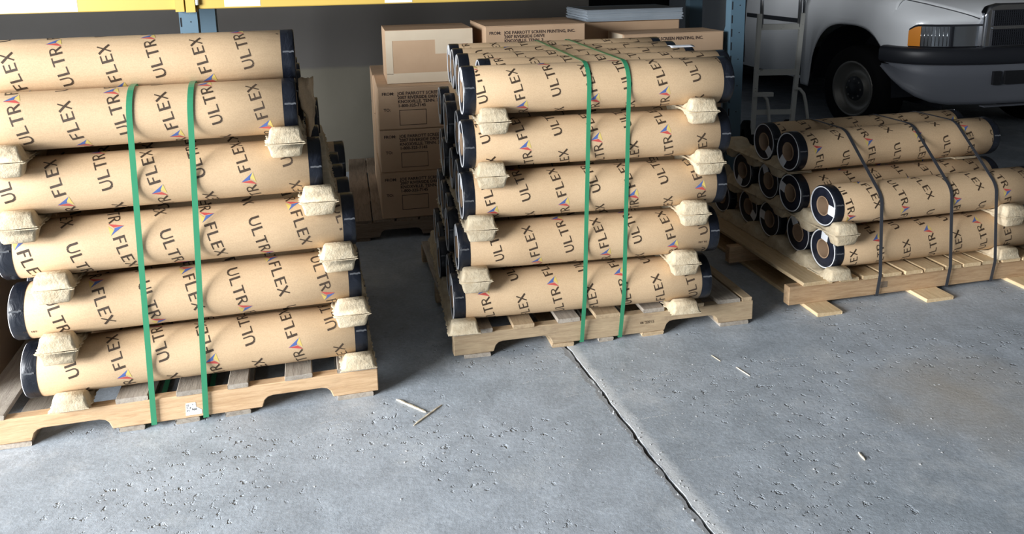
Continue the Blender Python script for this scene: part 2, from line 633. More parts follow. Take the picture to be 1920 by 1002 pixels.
stick('wood_splinter', (0.727, 2.745), (0.749, 2.699), 0.004, 0.003, 'tiny pale splinter on concrete in front of the middle pallet')
stick('wood_splinter', (0.793, 2.654), (0.824, 2.588), 0.004, 0.003, 'thin curved pale splinter on concrete between the middle and right pallets')
SC = [(1.028, 2.581, 1.133, 2.421), (0.961, 2.272, 1.086, 2.306), (0.964, 2.154, 1.178, 2.25), (0.716, 2.071, 0.79, 2.015), (0.898, 2.684, 1.082, 2.728), (0.85, 2.581, 0.949, 2.628), (0.735, 2.168, 0.826, 2.193), (0.331, 2.53, 0.425, 2.572), (0.446, 2.578, 0.563, 2.621), (0.167, 2.473, 0.255, 2.505), (0.499, 2.107, 0.64, 2.127), (0.462, 2.408, 0.487, 2.372), (0.586, 2.259, 0.593, 2.227), (0.657, 2.396, 0.72, 2.417), (0.339, 1.809, 0.392, 1.822), (-0.686, 2.264, -0.567, 2.335), (-0.636, 2.337, -0.573, 2.366), (0.021, 2.565, 0.156, 2.635), (0.359, 2.32, 0.521, 2.361)]
mb = MB()
for x0, y0, x1, y1 in SC:
    n = 26
    d = Vector((x1 - x0, y1 - y0)).normalized()
    for i in range(n):
        if rb.random() < .25:
            continue
        a, b = i / n, (i + .4 + rb.random() * .6) / n
        k = rb.gauss(0, .0012)
        w = .0012 + .0022 * rb.random()
        pa = (x0 + (x1 - x0) * a - d.y * k, y0 + (y1 - y0) * a + d.x * k)
        pb = (x0 + (x1 - x0) * b - d.y * k, y0 + (y1 - y0) * b + d.x * k)
        mb.add([(pa[0] + d.y * w, pa[1] - d.x * w, .0004), (pb[0] + d.y * w * .4, pb[1] - d.x * w * .4, .0004), (pb[0] - d.y * w, pb[1] + d.x * w, .0004), (pa[0] - d.y * w * .5, pa[1] + d.x * w * .5, .0004)], [(0, 1, 2, 3)])
obj('scratch_marks', mb, floor, mats=M['scuff'])['kind'] = 'stuff'

# ------------------------------------------------------------------ setting: walls and roof
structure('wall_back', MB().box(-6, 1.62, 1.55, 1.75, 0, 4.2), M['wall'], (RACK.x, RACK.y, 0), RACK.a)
structure('wall_far', MB().box(0.2, 8, 11, 11.2, 0, 4.2), M['dark'])
structure('wall_right', MB().box(7.6, 7.8, -4, 11.2, 0, 4.2), M['dark'])
wl = MB()
wl.box(-5.7, -5.5, 0.7, 6, 0, 4.2).box(-5.7, -5.5, -4, -3.3, 0, 4.2).box(-5.7, -5.5, -3.3, 0.7, 3.5, 4.2)
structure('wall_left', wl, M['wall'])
structure('ceiling', MB().box(-5.7, 7.8, -4, 11.2, 4.2, 4.3), M['ceil'])

# ------------------------------------------------------------------ pallets
_bm = {}


def board_mesh(L, W, T, m, seed=0):
    key = (round(L, 3), round(W, 3), round(T, 3), m, seed)
    if key not in _bm:
        r = random.Random(seed * 7 + int(L * 100))
        mb = MB()
        n = 6
        rows = []
        for i in range(n + 1):
            x = -L / 2 + L * i / n
            e0, e1 = r.uniform(-.0015, .0015), r.uniform(-.0015, .0015)
            c = 0.0025
            rows.append([(x, -W / 2 + e0, -T / 2 + c), (x, -W / 2 + c + e0, -T / 2), (x, W / 2 - c + e1, -T / 2), (x, W / 2 + e1, -T / 2 + c),
                         (x, W / 2 + e1, T / 2 - c), (x, W / 2 - c + e1, T / 2), (x, -W / 2 + c + e0, T / 2), (x, -W / 2 + e0, T / 2 - c)])
        rows[0] = [(p[0] + r.uniform(-.002, .002), p[1], p[2]) for p in rows[0]]
        mb.grid(rows, 0, False, True)
        mb.f += [tuple(range(8)), tuple(range(n * 8, n * 8 + 8))]
        mb.m += [0, 0]
        mb.s += [False, False]
        _bm[key] = mb.mesh('board', M[m])
    return _bm[key]


SH = 0.082


def stringer_mesh(W, m, notched, th=0.04, zb=0.016):
    if notched:
        pts = [(0, 0), (0.152, 0)]
        for x0 in (0.152, 0.838):
            x1 = x0 + 0.229
            pts += [(x0 + 0.004, 0.012)]
            pts += [(x0 + 0.035 - 0.03 * cos(a), 0.012 + 0.026 * sin(a)) for a in (0.5, 1.0, pi / 2)]
            pts += [(x1 - 0.035 + 0.03 * cos(a), 0.012 + 0.026 * sin(a)) for a in (pi / 2, 1.0, 0.5)]
            pts += [(x1 - 0.004, 0.012), (x1, 0)]
            pts += [(0.838, 0)] if x0 < 0.5 else []
        pts += [(W, 0), (W, SH), (W * .7, SH - .001), (W * .4, SH + 0.0), (0, SH)]
    else:
        pts = [(0, 0), (W, 0), (W, SH), (0, SH)]
    return MB().prism(pts, 0, th).mesh('stringer', M[m])


def pallet(idx, frame, W, D, decks, bots, label, smat, dmat, notched=True, front_over=0.0, loc_z=0.0, dark_first=None, bt=0.016):
    t = thing('pallet', label, 'pallet', (frame.x, frame.y, loc_z), frame.a, 'wooden shipping pallets')
    sm = stringer_mesh(W, smat, notched)
    for v in (0.0, D / 2 - 0.02, D - 0.04):
        bevel(obj('stringer', sm, t, (0, v, 0.016)), 0.003)
    T = 0.016
    for i, (u0, u1) in enumerate(decks):
        me = board_mesh(D, u1 - u0, T, dmat[i % len(dmat)] if isinstance(dmat, list) else dmat, i)
        r = random.Random(idx * 31 + i)
        obj('deck_board', me, t, ((u0 + u1) / 2, D / 2 + r.uniform(-.004, .004) - front_over, 0.016 + SH + T / 2), (0, 0, pi / 2 + r.uniform(-.004, .004)))
    for i, (u0, u1, ov) in enumerate(bots):
        me = board_mesh(D + ov, u1 - u0, bt, dmat[i % len(dmat)] if isinstance(dmat, list) else dmat, 20 + i)
        obj('bottom_board', me, t, ((u0 + u1) / 2, D / 2 - ov / 2, bt / 2), (0, 0, pi / 2))
    return t


pal1 = pallet(0, PAL[0], 1.219, 1.03,
              [(-0.02, 0.085), (0.228, 0.312), (0.395, 0.49), (0.578, 0.662), (0.737, 0.80), (0.913, 1.002), (1.084, 1.216)],
              [(0.06, 0.15, 0), (0.40, 0.475, 0), (0.565, 0.64, 0), (0.72, 0.80, 0), (1.08, 1.20, 0)],
              'pallet with fresh orange-tan stringer and small white torn label, under the tallest left stack', 'tanwood', 'greywood')
pal2 = pallet(1, PAL[1], 1.219, 1.03,
              [(0.0, 0.151), (0.227, 0.311), (0.40, 0.488), (0.553, 0.652), (0.747, 0.834), (0.92, 1.0), (1.065, 1.163), (1.17, 1.214)],
              [(0.04, 0.14, 0), (0.38, 0.465, 0), (0.565, 0.625, 0), (0.745, 0.835, 0), (1.075, 1.2, 0)],
              'pallet with date-stamped tan stringer and greyed deck ends under the middle stack', 'palewood', ['greywood', 'palewood'])
pal3 = pallet(2, PAL[2], 1.46, 1.05,
              [(0.061, 0.2), (0.234, 0.322), (0.342, 0.43), (0.444, 0.533), (0.55, 0.634), (0.646, 0.74), (0.757, 0.838), (0.853, 0.941), (0.953, 1.039), (1.054, 1.147), (1.159, 1.245), (1.26, 1.35), (1.365, 1.455)],
              [(0.072, 0.185, 0.1), (0.595, 0.73, 0.1), (1.10, 1.23, 0.1)],
              'new yellow pine pallet with close-set deck boards under the low right stack', 'tanwood', 'pine', notched=False, front_over=0.012)
pal4 = pallet(3, Frame(*RACK.w(-0.17, 0.0)[:2], RACK.a), 1.219, 1.45, [(i * 0.122, i * 0.122 + 0.115) for i in range(10)], [(0.0, 0.1, 0), (0.55, 0.66, 0), (1.1, 1.2, 0)],
              'dark brown pallet under the address-printed cartons by the back wall', 'darkwood', 'darkwood', notched=True)
pal5 = pallet(4, Frame(*RACK.w(1.06, 0.02)[:2], RACK.a), 0.90, 1.05, [(i * 0.1, i * 0.1 + 0.092) for i in range(9)], [(0.0, 0.1, 0), (0.4, 0.5, 0), (0.79, 0.89, 0)],
              'dark pallet hidden beneath the large cartons beside the blue rack post', 'darkwood', 'darkwood', notched=False)

# torn label and date stamp, flat print on the front stringers
lab = MB()
LS = 1.35
lo = [(0.600 + (a - 0.606) * LS, 0.026 + (b - 0.026) * LS) for a, b in ((0.606, 0.026), (0.643, 0.026), (0.643, 0.037), (0.631, 0.046), (0.630, 0.058), (0.608, 0.058))]
lab.prism(lo, -0.0008, -0.0002)
lb = obj('paper_label', lab, pal1, mats=M['white'])
lb['label'] = 'torn white paper label with handwriting'
for s, x, z, sz in (('(•)', 0.609, 0.0505, 0.006), ('•', 0.622, 0.0505, 0.008), ('C', 0.609, 0.0445, 0.006), ('P', 0.616, 0.0425, 0.006), ('960', 0.620, 0.0375, 0.008), ('(•)', 0.609, 0.0365, 0.006)):
    obj('handwriting', text_mesh(s, sz * LS, M['ink'], 0.0002), lb, (0.600 + (x - 0.606) * LS, -0.0012, 0.026 + (z - 0.026) * LS), (pi / 2, 0, 0))
st = obj('date_stamp', text_mesh('06 \'220\'15', 0.014, M['ink'], 0.0002), pal2, (0.735, -0.0006, 0.055), (pi / 2, 0, 0))
st['label'] = 'faint black ink stamp'
mkb = obj('stamp_mark', MB().box(0, 0.036, -0.0006, 0.002, 0, 0.028), pal3, (0.44, 0, 0.045), mats=M['darkwood'])
mkb['label'] = 'dark burned patch on the front stringer'

# ------------------------------------------------------------------ rolls
R = 0.088
HR = 0.0004        # print stands this far off the paper


def letter_quads():
    H, K, N = 0.034, 0.0062, 0.0038

    def st(p, q, w):
        return (p, q, w)
    L = {}
    L['U'] = [st((-.010, H), (-.010, .012), K), st((.010, H), (.010, .012), N)]
    arc = [(-.010 * cos(a), .012 - .0115 * sin(a) + .001) for a in [pi * k / 6 for k in range(7)]]
    L['U'] += [st(arc[i], arc[i + 1], K if i < 2 else (K + N) / 2 if i < 4 else N) for i in range(6)]
    L['L'] = [st((-.008, 0), (-.008, H), K), st((-.008, .0018), (.010, .0018), N)]
    L['T'] = [st((0, 0), (0, H), K), st((-.012, H - .0018), (.012, H - .0018), N)]
    bw = [(-.006, H - .0016), (.003, H - .0018), (.0075, H - .005), (.0085, H - .0095), (.0065, H - .014), (.002, H - .0165), (-.006, H - .017)]
    L['R'] = [st((-.008, 0), (-.008, H), K)] + [st(bw[i], bw[i + 1], N) for i in range(6)] + [st((.0, H - .0165), (.011, 0), K * .9)]
    L['F'] = [st((-.007, 0), (-.007, H), K * 1.1), st((-.007, H - .0018), (.010, H - .0018), N), st((-.007, H * .53), (.007, H * .53), N)]
    L['E'] = [st((-.008, 0), (-.008, H), K * 1.05), st((-.008, H - .0018), (.010, H - .0018), N), st((-.008, H * .52), (.008, H * .52), N), st((-.008, .0018), (.010, .0018), N)]
    L['X'] = [st((-.011, H), (.011, 0), K), st((-.011, 0), (.011, H), N)]
    out = {}
    for ch, ss in L.items():
        qs = []
        for p, q, w in ss:
            p, q = Vector(p), Vector(q)
            d = (q - p).normalized()
            nrm = Vector((-d.y, d.x)) * w / 2
            k = max(1, int((q - p).length / 0.008 + 0.5))
            for i in range(k):
                a, b = p.lerp(q, i / k), p.lerp(q, (i + 1) / k)
                if k > 1 or True:
                    qs.append((0, [a - nrm, b - nrm, b + nrm, a + nrm]))
        out[ch] = qs
    # three-colour peak standing in for the A: apex up, notch from below
    P = lambda x, y: Vector((x, y))
    ap, lc, rc = P(0, .039), P(-.021, -.003), P(.021, -.003)
    out['A'] = [(1, [ap, lc, P(-.003, .010)]), (2, [ap, P(-.0005, .012), P(.005, .011), rc]), (3, [rc, P(.007, .009), P(-.013, -.0035)])]
    def cut(tri, d):
        if d == 0:
            return [tri]
        a, b, c = tri
        ab, bc, ca = (a + b) / 2, (b + c) / 2, (c + a) / 2
        return [q for t3 in ((a, ab, ca), (ab, b, bc), (ca, bc, c), (ab, bc, ca)) for q in cut(t3, d - 1)]
    new = []
    for mi, pl in out['A']:
        for i in range(1, len(pl) - 1):
            new += [(mi, q) for q in cut((pl[0], pl[i], pl[i + 1]), 2)]
    out['A'] = new
    return out


LQ = letter_quads()
SEQ = [('U', -88), ('L', -66), ('T', -45), ('R', -23), ('A', 0), ('F', 27), ('L', 47), ('E', 69), ('X', 90)]
PER, LEAN = 235.0, 0.245
INK = [M['ink'], M['red'], M['blue'], M['yellow']]


def lettering(u0, th0, flip, L, pitch=0.262, drift=10.0):
    """print mesh; an A sits at (u0, th0); seam is kept at the back"""
    mb = MB()
    al = math.atan(LEAN)
    ca, sa = cos(al), sin(al)
    lim = L / 2 - 0.042
    deg = pi / 180
    sg = -1 if flip else 1
    for c in range(-12, 13):                       # columns, half a pitch apart
        cu = c * pitch / 2
        cth = c * drift / 2
        for k in range(-3, 4):
            for ch, off in SEQ:
                rdeg = (k + (0.5 if c % 2 else 0.0)) * PER + off
                # centre of the letter along its line
                arc = sg * rdeg * deg * R
                th = th0 + cth + (arc * ca) / R / deg
                uu = u0 + cu - arc * sa
                if not (-165 < th < 195) or abs(uu) > lim + 0.03:
                    continue
                for mi, poly in LQ[ch]:
                    pts = []
                    ok = True
                    for p in poly:
                        r_, t_ = p.x * (1.0 if ch == 'A' else 1.18), p.y - 0.017
                        du = sg * (-(t_ * ca) - r_ * sa)
                        da = sg * (r_ * ca - t_ * sa)
                        x = uu + du
                        if abs(x) > lim:
                            ok = False
                        a = th * deg + da / R
                        pts.append((x, -(R + HR) * cos(a), (R + HR) * sin(a)))
                    if ok:
                        mb.add(pts, [tuple(range(len(pts)))], mi)
    return mb.mesh('lettering', INK)


_roll = {}


def roll_parts(L):
    if L in _roll:
        return _roll[L]
    b = 0.04
    h = L / 2
    wrap = MB().lathe_x([(-h + b - .004, R - .0012), (-h + b - .002, R), (-h * .5, R), (0, R), (h * .5, R), (h - b + .002, R), (h - b + .004, R - .0012)], 56).mesh('paper_wrap', M['kraft'])

    def end(s):
        e = MB()
        e.lathe_x([(s * (h - b - .002), R + .0008), (s * (h - b * .5), R + .001), (s * (h - .004), R + .0008), (s * (h - .0005), R - .0015), (s * h, R - .004)], 56, 0)
        e.lathe_x([(s * (h - .0005), R - .0085), (s * (h - .002), R * .75), (s * (h - .002), 0.046), (s * (h - .003), 0.0425)], 48, 1, False)
        return e.mesh('end_wrap', [M['film'], M['face']])
    rim = MB().lathe_x([(-h - .0004, R - .0034), (-h - .0020, R - .0040), (-h - .0020, R - .0062), (-h + .001, R - .0088)], 56).mesh('rim_ring', M['rim'])
    core = MB()
    core.lathe_x([(-h + .0, 0.0425), (-h - .001, 0.0415), (-h - .001, 0.0385), (-h + .004, 0.0375), (-h + .075, 0.0375)], 36, 0)
    core.lathe_x([(-h + .075, 0.0375), (-h + .070, 0.028), (-h + .078, 0.015), (-h + .072, 0.0004)], 24, 0)
    core = core.mesh('core_tube', M['core'])
    core2 = MB().lathe_x([(h, 0.0425), (h + .001, 0.0415), (h + .001, 0.0385), (h - .05, 0.0375), (h - .055, 0.0004)], 30).mesh('core_tube', M['core'])
    stick_ = MB()
    stick_.box(-h - .0012, -h + .0006, -.021, .021, 0.040, 0.083)
    stick_ = stick_.mesh('sticker', M['sticker'])
    tab = MB()
    rt_ = random.Random(3)
    pr = []
    for i in range(9):
        x = -h + .003 + .034 * i / 8
        a0 = rt_.uniform(-.012, .012)
        pr.append([(x, -(R + q) * cos(a), (R + q) * sin(a)) for a, q in ((a0 - .03, .0012), (a0 - .008, .0034), (a0 + .012, .0026), (a0 + .035, .0012))])
    tab.grid(pr, 0, True)
    tab = tab.mesh('tape_seam', M['tape'])
    gen = [lettering(random.uniform(-.1, .1), random.uniform(-150, 150), k % 2 == 1, L) for k in range(3)]
    _roll[L] = (wrap, end(-1), end(1), rim, core, core2, stick_, gen, tab)
    return _roll[L]


ORD = ['bottom', 'second', 'third', 'fourth', 'fifth', 'top']
COLN = ['front', 'second', 'third', 'fourth', 'rear']


def roll(p, u, v, z, L, label, group, print_=None, sticker=None, seed=0):
    wrap, e0, e1, rim, core, core2, stk, gen, tab = roll_parts(L)
    r = random.Random(seed * 13 + 5)
    t = thing('film_roll', label, 'roll', LOAD[p].w(u, v, z), LOAD[p].a, group)
    spin = r.uniform(0, 2 * pi)
    obj('paper_wrap', wrap, t, rot=(spin, 0, 0))
    if print_:
        me = lettering(print_[0] - u, print_[1], print_[2], L)
    else:
        me = gen[seed % 3]
    obj('lettering', me, t)
    w0 = obj('end_wrap', e0, t, rot=(spin, 0, 0))
    w1 = obj('end_wrap', e1, t, rot=(spin, 0, 0))
    ta = radians(r.uniform(2, 24))
    obj('tape_seam', tab, w0, rot=(-spin - ta, 0, 0))
    obj('tape_seam', tab, w1, rot=(-spin - ta - .1, 0, pi)).rotation_euler = Matrix.Rotation(-spin - ta, 4, 'X').to_euler()
    w1.children[0].location = (L - .04, 0, 0)
    obj('rim_ring', rim, t)
    obj('core_tube', core, t)
    obj('core_tube', core2, t)
    if sticker is None:
        sticker = r.uniform(0, 360)
    obj('sticker', stk, t, rot=(radians(sticker), 0, 0))
    return t


# --- left pallet: five rows of five and one loose roll on top
ZR = [0.215, 0.2186, 0.215]
ZP = [0.198, 0.195, 0.193]
VP = [0.210, 0.210, 0.213]
V0 = [0.084, 0.084, 0.090]
UMID = [[0.670, 0.661, 0.654, 0.560, 0.4955], [0.507, 0.531, 0.5535, 0.561, 0.5666], [0.745, 0.731]]
LEN = [1.045, 1.0, 1.062]
PRINT = {
    (0, 0): (0.694, -7.1, False), (0, 1): (0.812, -31.3, True), (0, 2): (0.720, 53.2, True), (0, 3): (0.593, -20.6, False), (0, 4): (0.484, 65.6, False),
    (1, 0): (0.378, 36.2, False), (1, 1): (0.582, -28.5, False), (1, 2): (0.683, -9.2, False), (1, 3): (0.542, 7.9, False), (1, 4): (0.536, -26.5, False),
    (2, 0): (0.684, 41.9, False), (2, 1): (0.544, -12.5, True),
}
STK = {(1, 4, 0): 12, (1, 3, 0): -62, (1, 2, 0): 15, (2, 0, 0): 8, (2, 1, 0): 95}
USH = {(1, 4, 1): 0.655, (1, 4, 2): 0.597, (1, 4, 3): 0.597, (1, 4, 4): 0.602}
seed = 0
GR = ['printed rolls on the left pallet', 'printed rolls on the middle pallet', 'printed rolls on the right pallet']
for p in (0, 1, 2):
    rows = 5 if p < 2 else 2
    for k in range(rows):
        for c in range(5):
            if p == 2 and k == 1 and c == 4:
                continue
            seed += 1
            rr = random.Random(seed)
            u = UMID[p][k] + (0 if c == 0 else rr.uniform(-.02, .02))
            u = USH.get((p, k, c), u)
            row = 'bottom row' if k == 0 else ('top row' if k == rows - 1 else ORD[k] + ' row up')
            if p == 2 and k == 1:
                row = 'second row up'
            label = 'kraft paper wrapped roll, %s column, %s, on the %s' % (COLN[c], row, PNAME[p])
            roll(p, u, V0[p] + VP[p] * c + 0, ZR[p] + ZP[p] * k, LEN[p], label, GR[p],
                 PRINT.get((p, k)) if c == 0 else None, STK.get((p, k, c)), seed)
roll(0, 0.50, 0.189, 1.154, LEN[0], 'kraft paper wrapped roll lying loose above the strapped rows of the left pallet', GR[0], (0.584, 70.0, False), None, 201)
roll(2, 0.69, 0.303, 0.601, LEN[2], 'front one of the two kraft rolls on top of the right pallet stack', GR[2], (0.515, 27.0, True), 215, 202)
roll(2, 0.70, 0.516, 0.601, LEN[2], 'rear one of the two kraft rolls on top of the right pallet stack', GR[2], None, 130, 203)

def ink_stamp(t, s, du, th, size):
    a = radians(th)
    obj('ink_stamp', text_mesh(s, size, M['ink'], .0003), t, (du, -(R + .0007) * cos(a), (R + .0007) * sin(a)), (pi / 2 - a, 0, 0))


for o in list(COL.objects):
    if o.get('label') == 'kraft paper wrapped roll, front column, second row up, on the left pallet':
        ink_stamp(o, '18   101', 0.168 - 0.661, -30, .012)
    if o.get('label') == 'kraft paper wrapped roll, front column, second row up, on the middle pallet':
        ink_stamp(o, "221 '01", 0.945 - 0.531, -18, .012)

# ------------------------------------------------------------------ moulded pulp roll spacers


def tray_mesh(ncol, pitch, v0, hmin, seed, vstart=-0.036, start_col=0):
    r = random.Random(seed)
    stv = []
    v1 = v0 + pitch * (ncol - 1) + 0.125
    HM = 0.051

    def surf(v, h):
        for c in range(ncol):
            d = abs(v - (v0 + pitch * c))
            if d < R:
                h = min(h, hmin + R - sqrt(R * R - d * d))
        return max(h - .0040, hmin - .0035)
    prof = [(vstart, 0.004)] + [(vstart + a, surf(vstart + a, b)) for a, b in ((.003, .026), (.007, .044), (.012, .0495), (.020, HM))]
    v = vstart + .030
    while v < v1:
        prof.append((v, surf(v, HM)))
        v += 0.0105
    prof += [(v1, 0.03), (v1 + .006, 0.004)]
    rows = []
    for i, (v, h) in enumerate(prof):
        e0, e1 = r.uniform(-.006, .004), r.uniform(-.006, .004)
        j = lambda s=.0012: r.uniform(-s, s)
        low = h < 0.02
        tp = 0.048 if low else 0.040
        a = h - min(.006, h * .35)
        sh = 0.052 if low else 0.0505
        mid = .049 if low else .0455
        f0, f1 = r.uniform(0, .0014), r.uniform(0, .0014)
        rows.append([(-.059 + e0, v, 0.0006 + f0), (-.058 + e0, v, .0026 + f0), (-.0555, v, .0045 if h > .005 else h), (-sh + j(), v, a * .45 if h > .006 else h), (-mid + j(), v, a), (-tp + j(), v, h),
                     (tp + j(), v, h), (mid + j(), v, a), (sh + j(), v, a * .45 if h > .006 else h), (.0555, v, .0045 if h > .005 else h), (.058 + e1, v, .0026 + f1), (.059 + e1, v, 0.0006 + f1)])
    mb = MB()
    mb.grid(rows, 0, True, True)
    n = 12
    mb.f += [tuple(range(n)), tuple(range((len(rows) - 1) * n, len(rows) * n))]
    mb.m += [0, 0]
    mb.s += [False, False]
    return mb.mesh('pulp_tray', M['pulp'])


SPU = [[(0.275, 1.158), (0.263, 1.145), (0.274, 1.114), (0.204, 1.064), (0.193, 0.976)],
       [(0.040, 0.894), (0.088, 0.887), (0.112, 0.920), (0.155, 0.972), (0.167, 0.939)],
       [(0.225, 1.084), (0.240, 1.092), (0.215, 1.10)]]
DECK = 0.016 + SH + 0.016
for p in (0, 1, 2):
    up_t = [tray_mesh(5, VP[p], V0[p], ZP[p] / 2 - R, 50 + p * 10 + s) for s in range(2)]
    base_t = [tray_mesh(5, VP[p], V0[p], ZR[p] - R - DECK - .0004, 70 + p * 10 + s) for s in range(2)]
    for lev in range(len(SPU[p])):
        for side in (0, 1):
            u = SPU[p][lev][side]
            sd = ('left', 'right')[side]
            if lev == 0:
                lb = 'cream pulp roll spacer lying on the deck, %s side of the %s' % (sd, PNAME[p])
                t = thing('roll_spacer', lb, 'spacer', LOAD[p].w(u, 0, DECK + .0004), LOAD[p].a, 'pulp roll spacers')
                obj('upper_tray', base_t[side], t)
                continue
            zm = ZR[p] + ZP[p] * (lev - 0.5)
            lb = 'cream pulp roll spacer between %s and %s rows, %s side of the %s' % (('first', 'second', 'third', 'fourth', 'fifth')[lev - 1], ('first', 'second', 'third', 'fourth', 'fifth')[lev], sd, PNAME[p])
            t = thing('roll_spacer', lb, 'spacer', LOAD[p].w(u, 0, zm), LOAD[p].a, 'pulp roll spacers')
            if p == 2 and lev == 2:
                tm = tray_mesh(4, VP[p], V0[p] + VP[p], 0.0085, 95 + side, vstart=0.285)
                obj('upper_tray', tm, t)
                tm2 = tray_mesh(3, VP[p], V0[p] + VP[p], 0.0085, 97 + side, vstart=0.285)
                obj('lower_tray', tm2, t, rot=(0, pi, 0))
                continue
            obj('upper_tray', up_t[(side + lev) % 2], t)
            obj('lower_tray', up_t[(side + lev + 1) % 2], t, rot=(0, pi, 0))

# crumpled kraft sheet sticking out behind the fifth row of the left stack
rows = []
rk = random.Random(4)
for i in range(13):
    z = 0.835 + 0.245 * i / 12
    w = 0.035 + 0.045 * sin(pi * min(1, (i + 2) / 12) * .6)
    us = 1.025 if z > 0.975 else 1.042
    rows.append([(us + (w * 1.15 + .985 - us) * j / 6 + rk.uniform(-.003, .003), 0.188 + 0.008 * sin(j * 1.1 + i * .5) + rk.uniform(-.003, .003) + 0.02 * (j / 6) ** 2, z + rk.uniform(-.003, .003)) for j in range(7)])
o = obj('kraft_sheet', MB().grid(rows), None, (PAL[0].x, PAL[0].y, 0), (0, 0, LOAD[0].a), M['kraft'])
sm = o.modifiers.new('thick', 'SOLIDIFY')
sm.thickness = 0.0015
tag(o, 'crumpled brown kraft sheet sticking out behind the right end of the left stack', 'paper')

# white slip of paper lying on the middle stack
rows = [[(1.00 + 0.105 * j / 8, 0.504 + (R + .002) * sin(-0.36 + 0.55 * i / 5), 0.9986 + (R + .002) * cos(-0.36 + 0.55 * i / 5)) for j in range(9)] for i in range(6)]
o = obj('paper_slip', MB().grid(rows), None, (PAL[1].x, PAL[1].y, 0), (0, 0, LOAD[1].a), M['sticker'])
sm = o.modifiers.new('thick', 'SOLIDIFY')
sm.thickness = 0.0008
sm.offset = 1
tag(o, 'white paper slip lying on top of the middle stack near its right end', 'paper')

# ------------------------------------------------------------------ strapping bands


def hull(pts):
    pts = sorted(set((round(a, 5), round(b, 5)) for a, b in pts))

    def half(ps):
        h = []
        for q in ps:
            while len(h) > 1 and (h[-1][0] - h[-2][0]) * (q[1] - h[-2][1]) - (h[-1][1] - h[-2][1]) * (q[0] - h[-2][0]) <= 0:
                h.pop()
            h.append(q)
        return h[:-1]
    return half(pts) + half(pts[::-1])


def strap(p, u, circles, m, width, label, group, du=0.0, press=None):
    fr, pf = LOAD[p], PAL[p]
    pts = []
    for v, z in circles:
        pts += [(v + (R + .003) * cos(2 * pi * k / 40), z + (R + .003) * sin(2 * pi * k / 40)) for k in range(40)]
    # pallet corners, expressed in the load frame at this u
    D = 1.03 if p < 2 else 1.05
    vf = fr.inv(pf.w(u, -0.0065 if p < 2 else -0.0195))[1]
    vb = fr.inv(pf.w(u, D + .008))[1]
    pts += [(vf, 0.0145), (vf, 0.113), (vb, 0.0145), (vb, 0.113)] if p < 2 else [(vf + .012, 0.0145), (vf, 0.1145), (vb, 0.0145), (vb, 0.113)]
    path = hull(pts)
    # split the long chords a little so the band can bow
    fine = []
    n = len(path)
    for i in range(n):
        a, b = path[i], path[(i + 1) % n]
        k = max(1, int(math.dist(a, b) / (0.06 if not press else 0.009)))
        fine += [(a[0] + (b[0] - a[0]) * j / k, a[1] + (b[1] - a[1]) * j / k) for j in range(k)]
    if press:                                   # a roll laid on top pushes the band into the valley below it
        pv, pz = press
        out = []
        for v, z in fine:
            if abs(v - pv) < .1 and z > pz - .12:
                lo_ = max(cz + sqrt(max(0, (R + .0016) ** 2 - (v - cv) ** 2)) for cv, cz in circles if abs(v - cv) < R + .0016) if any(abs(v - cv) < R + .0016 for cv, cz in circles) else z - .2
                hi_ = pz - sqrt(max(0, (R + .0032) ** 2 - (v - pv) ** 2)) if abs(v - pv) < R else z
                z = max(lo_, min(z, hi_))
            out.append((v, z))
        fine = out
    n = len(fine)
    rows = []
    cx = sum(q[0] for q in fine) / n
    for i, (v, z) in enumerate(fine):
        a, b = fine[i - 1], fine[(i + 1) % n]
        d = Vector((b[0] - a[0], b[1] - a[1])).normalized()
        nx, nz = d.y, -d.x
        uu = u + du * (z - 0.5)
        rows.append([(uu - width / 2, v, z), (uu + width / 2, v, z), (uu + width / 2, v + nx * .0012, z + nz * .0012), (uu - width / 2, v + nx * .0012, z + nz * .0012)])
    rows.append(rows[0])
    mb = MB().grid(rows, 0, False, True)
    o = obj('strap', mb, None, (fr.x, fr.y, 0), (0, 0, fr.a), m)
    return tag(o, label, 'strap', group)


def circ(p, rows=5):
    return [(V0[p] + VP[p] * c, ZR[p] + ZP[p] * k) for k in range(rows) for c in range(5)]


strap(0, 0.520, circ(0), M['strap_g'], 0.017, 'glossy green strap around the left stack, further left of its two', 'green straps', 0.032, (0.189, 1.154))
strap(0, 0.683, circ(0), M['strap_g'], 0.017, 'glossy green strap around the left stack, nearer its right end', 'green straps', 0.045, (0.189, 1.154))
strap(1, 0.504, circ(1), M['strap_g'], 0.0155, 'green strap around the middle stack, left one of its two', 'green straps', 0.02)
strap(1, 0.655, circ(1), M['strap_g'], 0.0155, 'green strap around the middle stack, right one of its two', 'green straps', 0.012)
c3 = circ(2, 1) + [(V0[2] + VP[2] * c, ZR[2] + ZP[2]) for c in range(4)] + [(.303, .601), (.516, .601)]
for u, lb in ((0.420, 'leftmost dark grey strap around the low right stack'), (0.772, 'middle one of three dark grey straps around the low right stack'), (1.005, 'rightmost dark grey strap around the low right stack')):
    strap(2, u, c3, M['strap_k'], 0.016, lb, 'dark grey straps')

# ------------------------------------------------------------------ pallet rack: uprights, beams, shelf boards


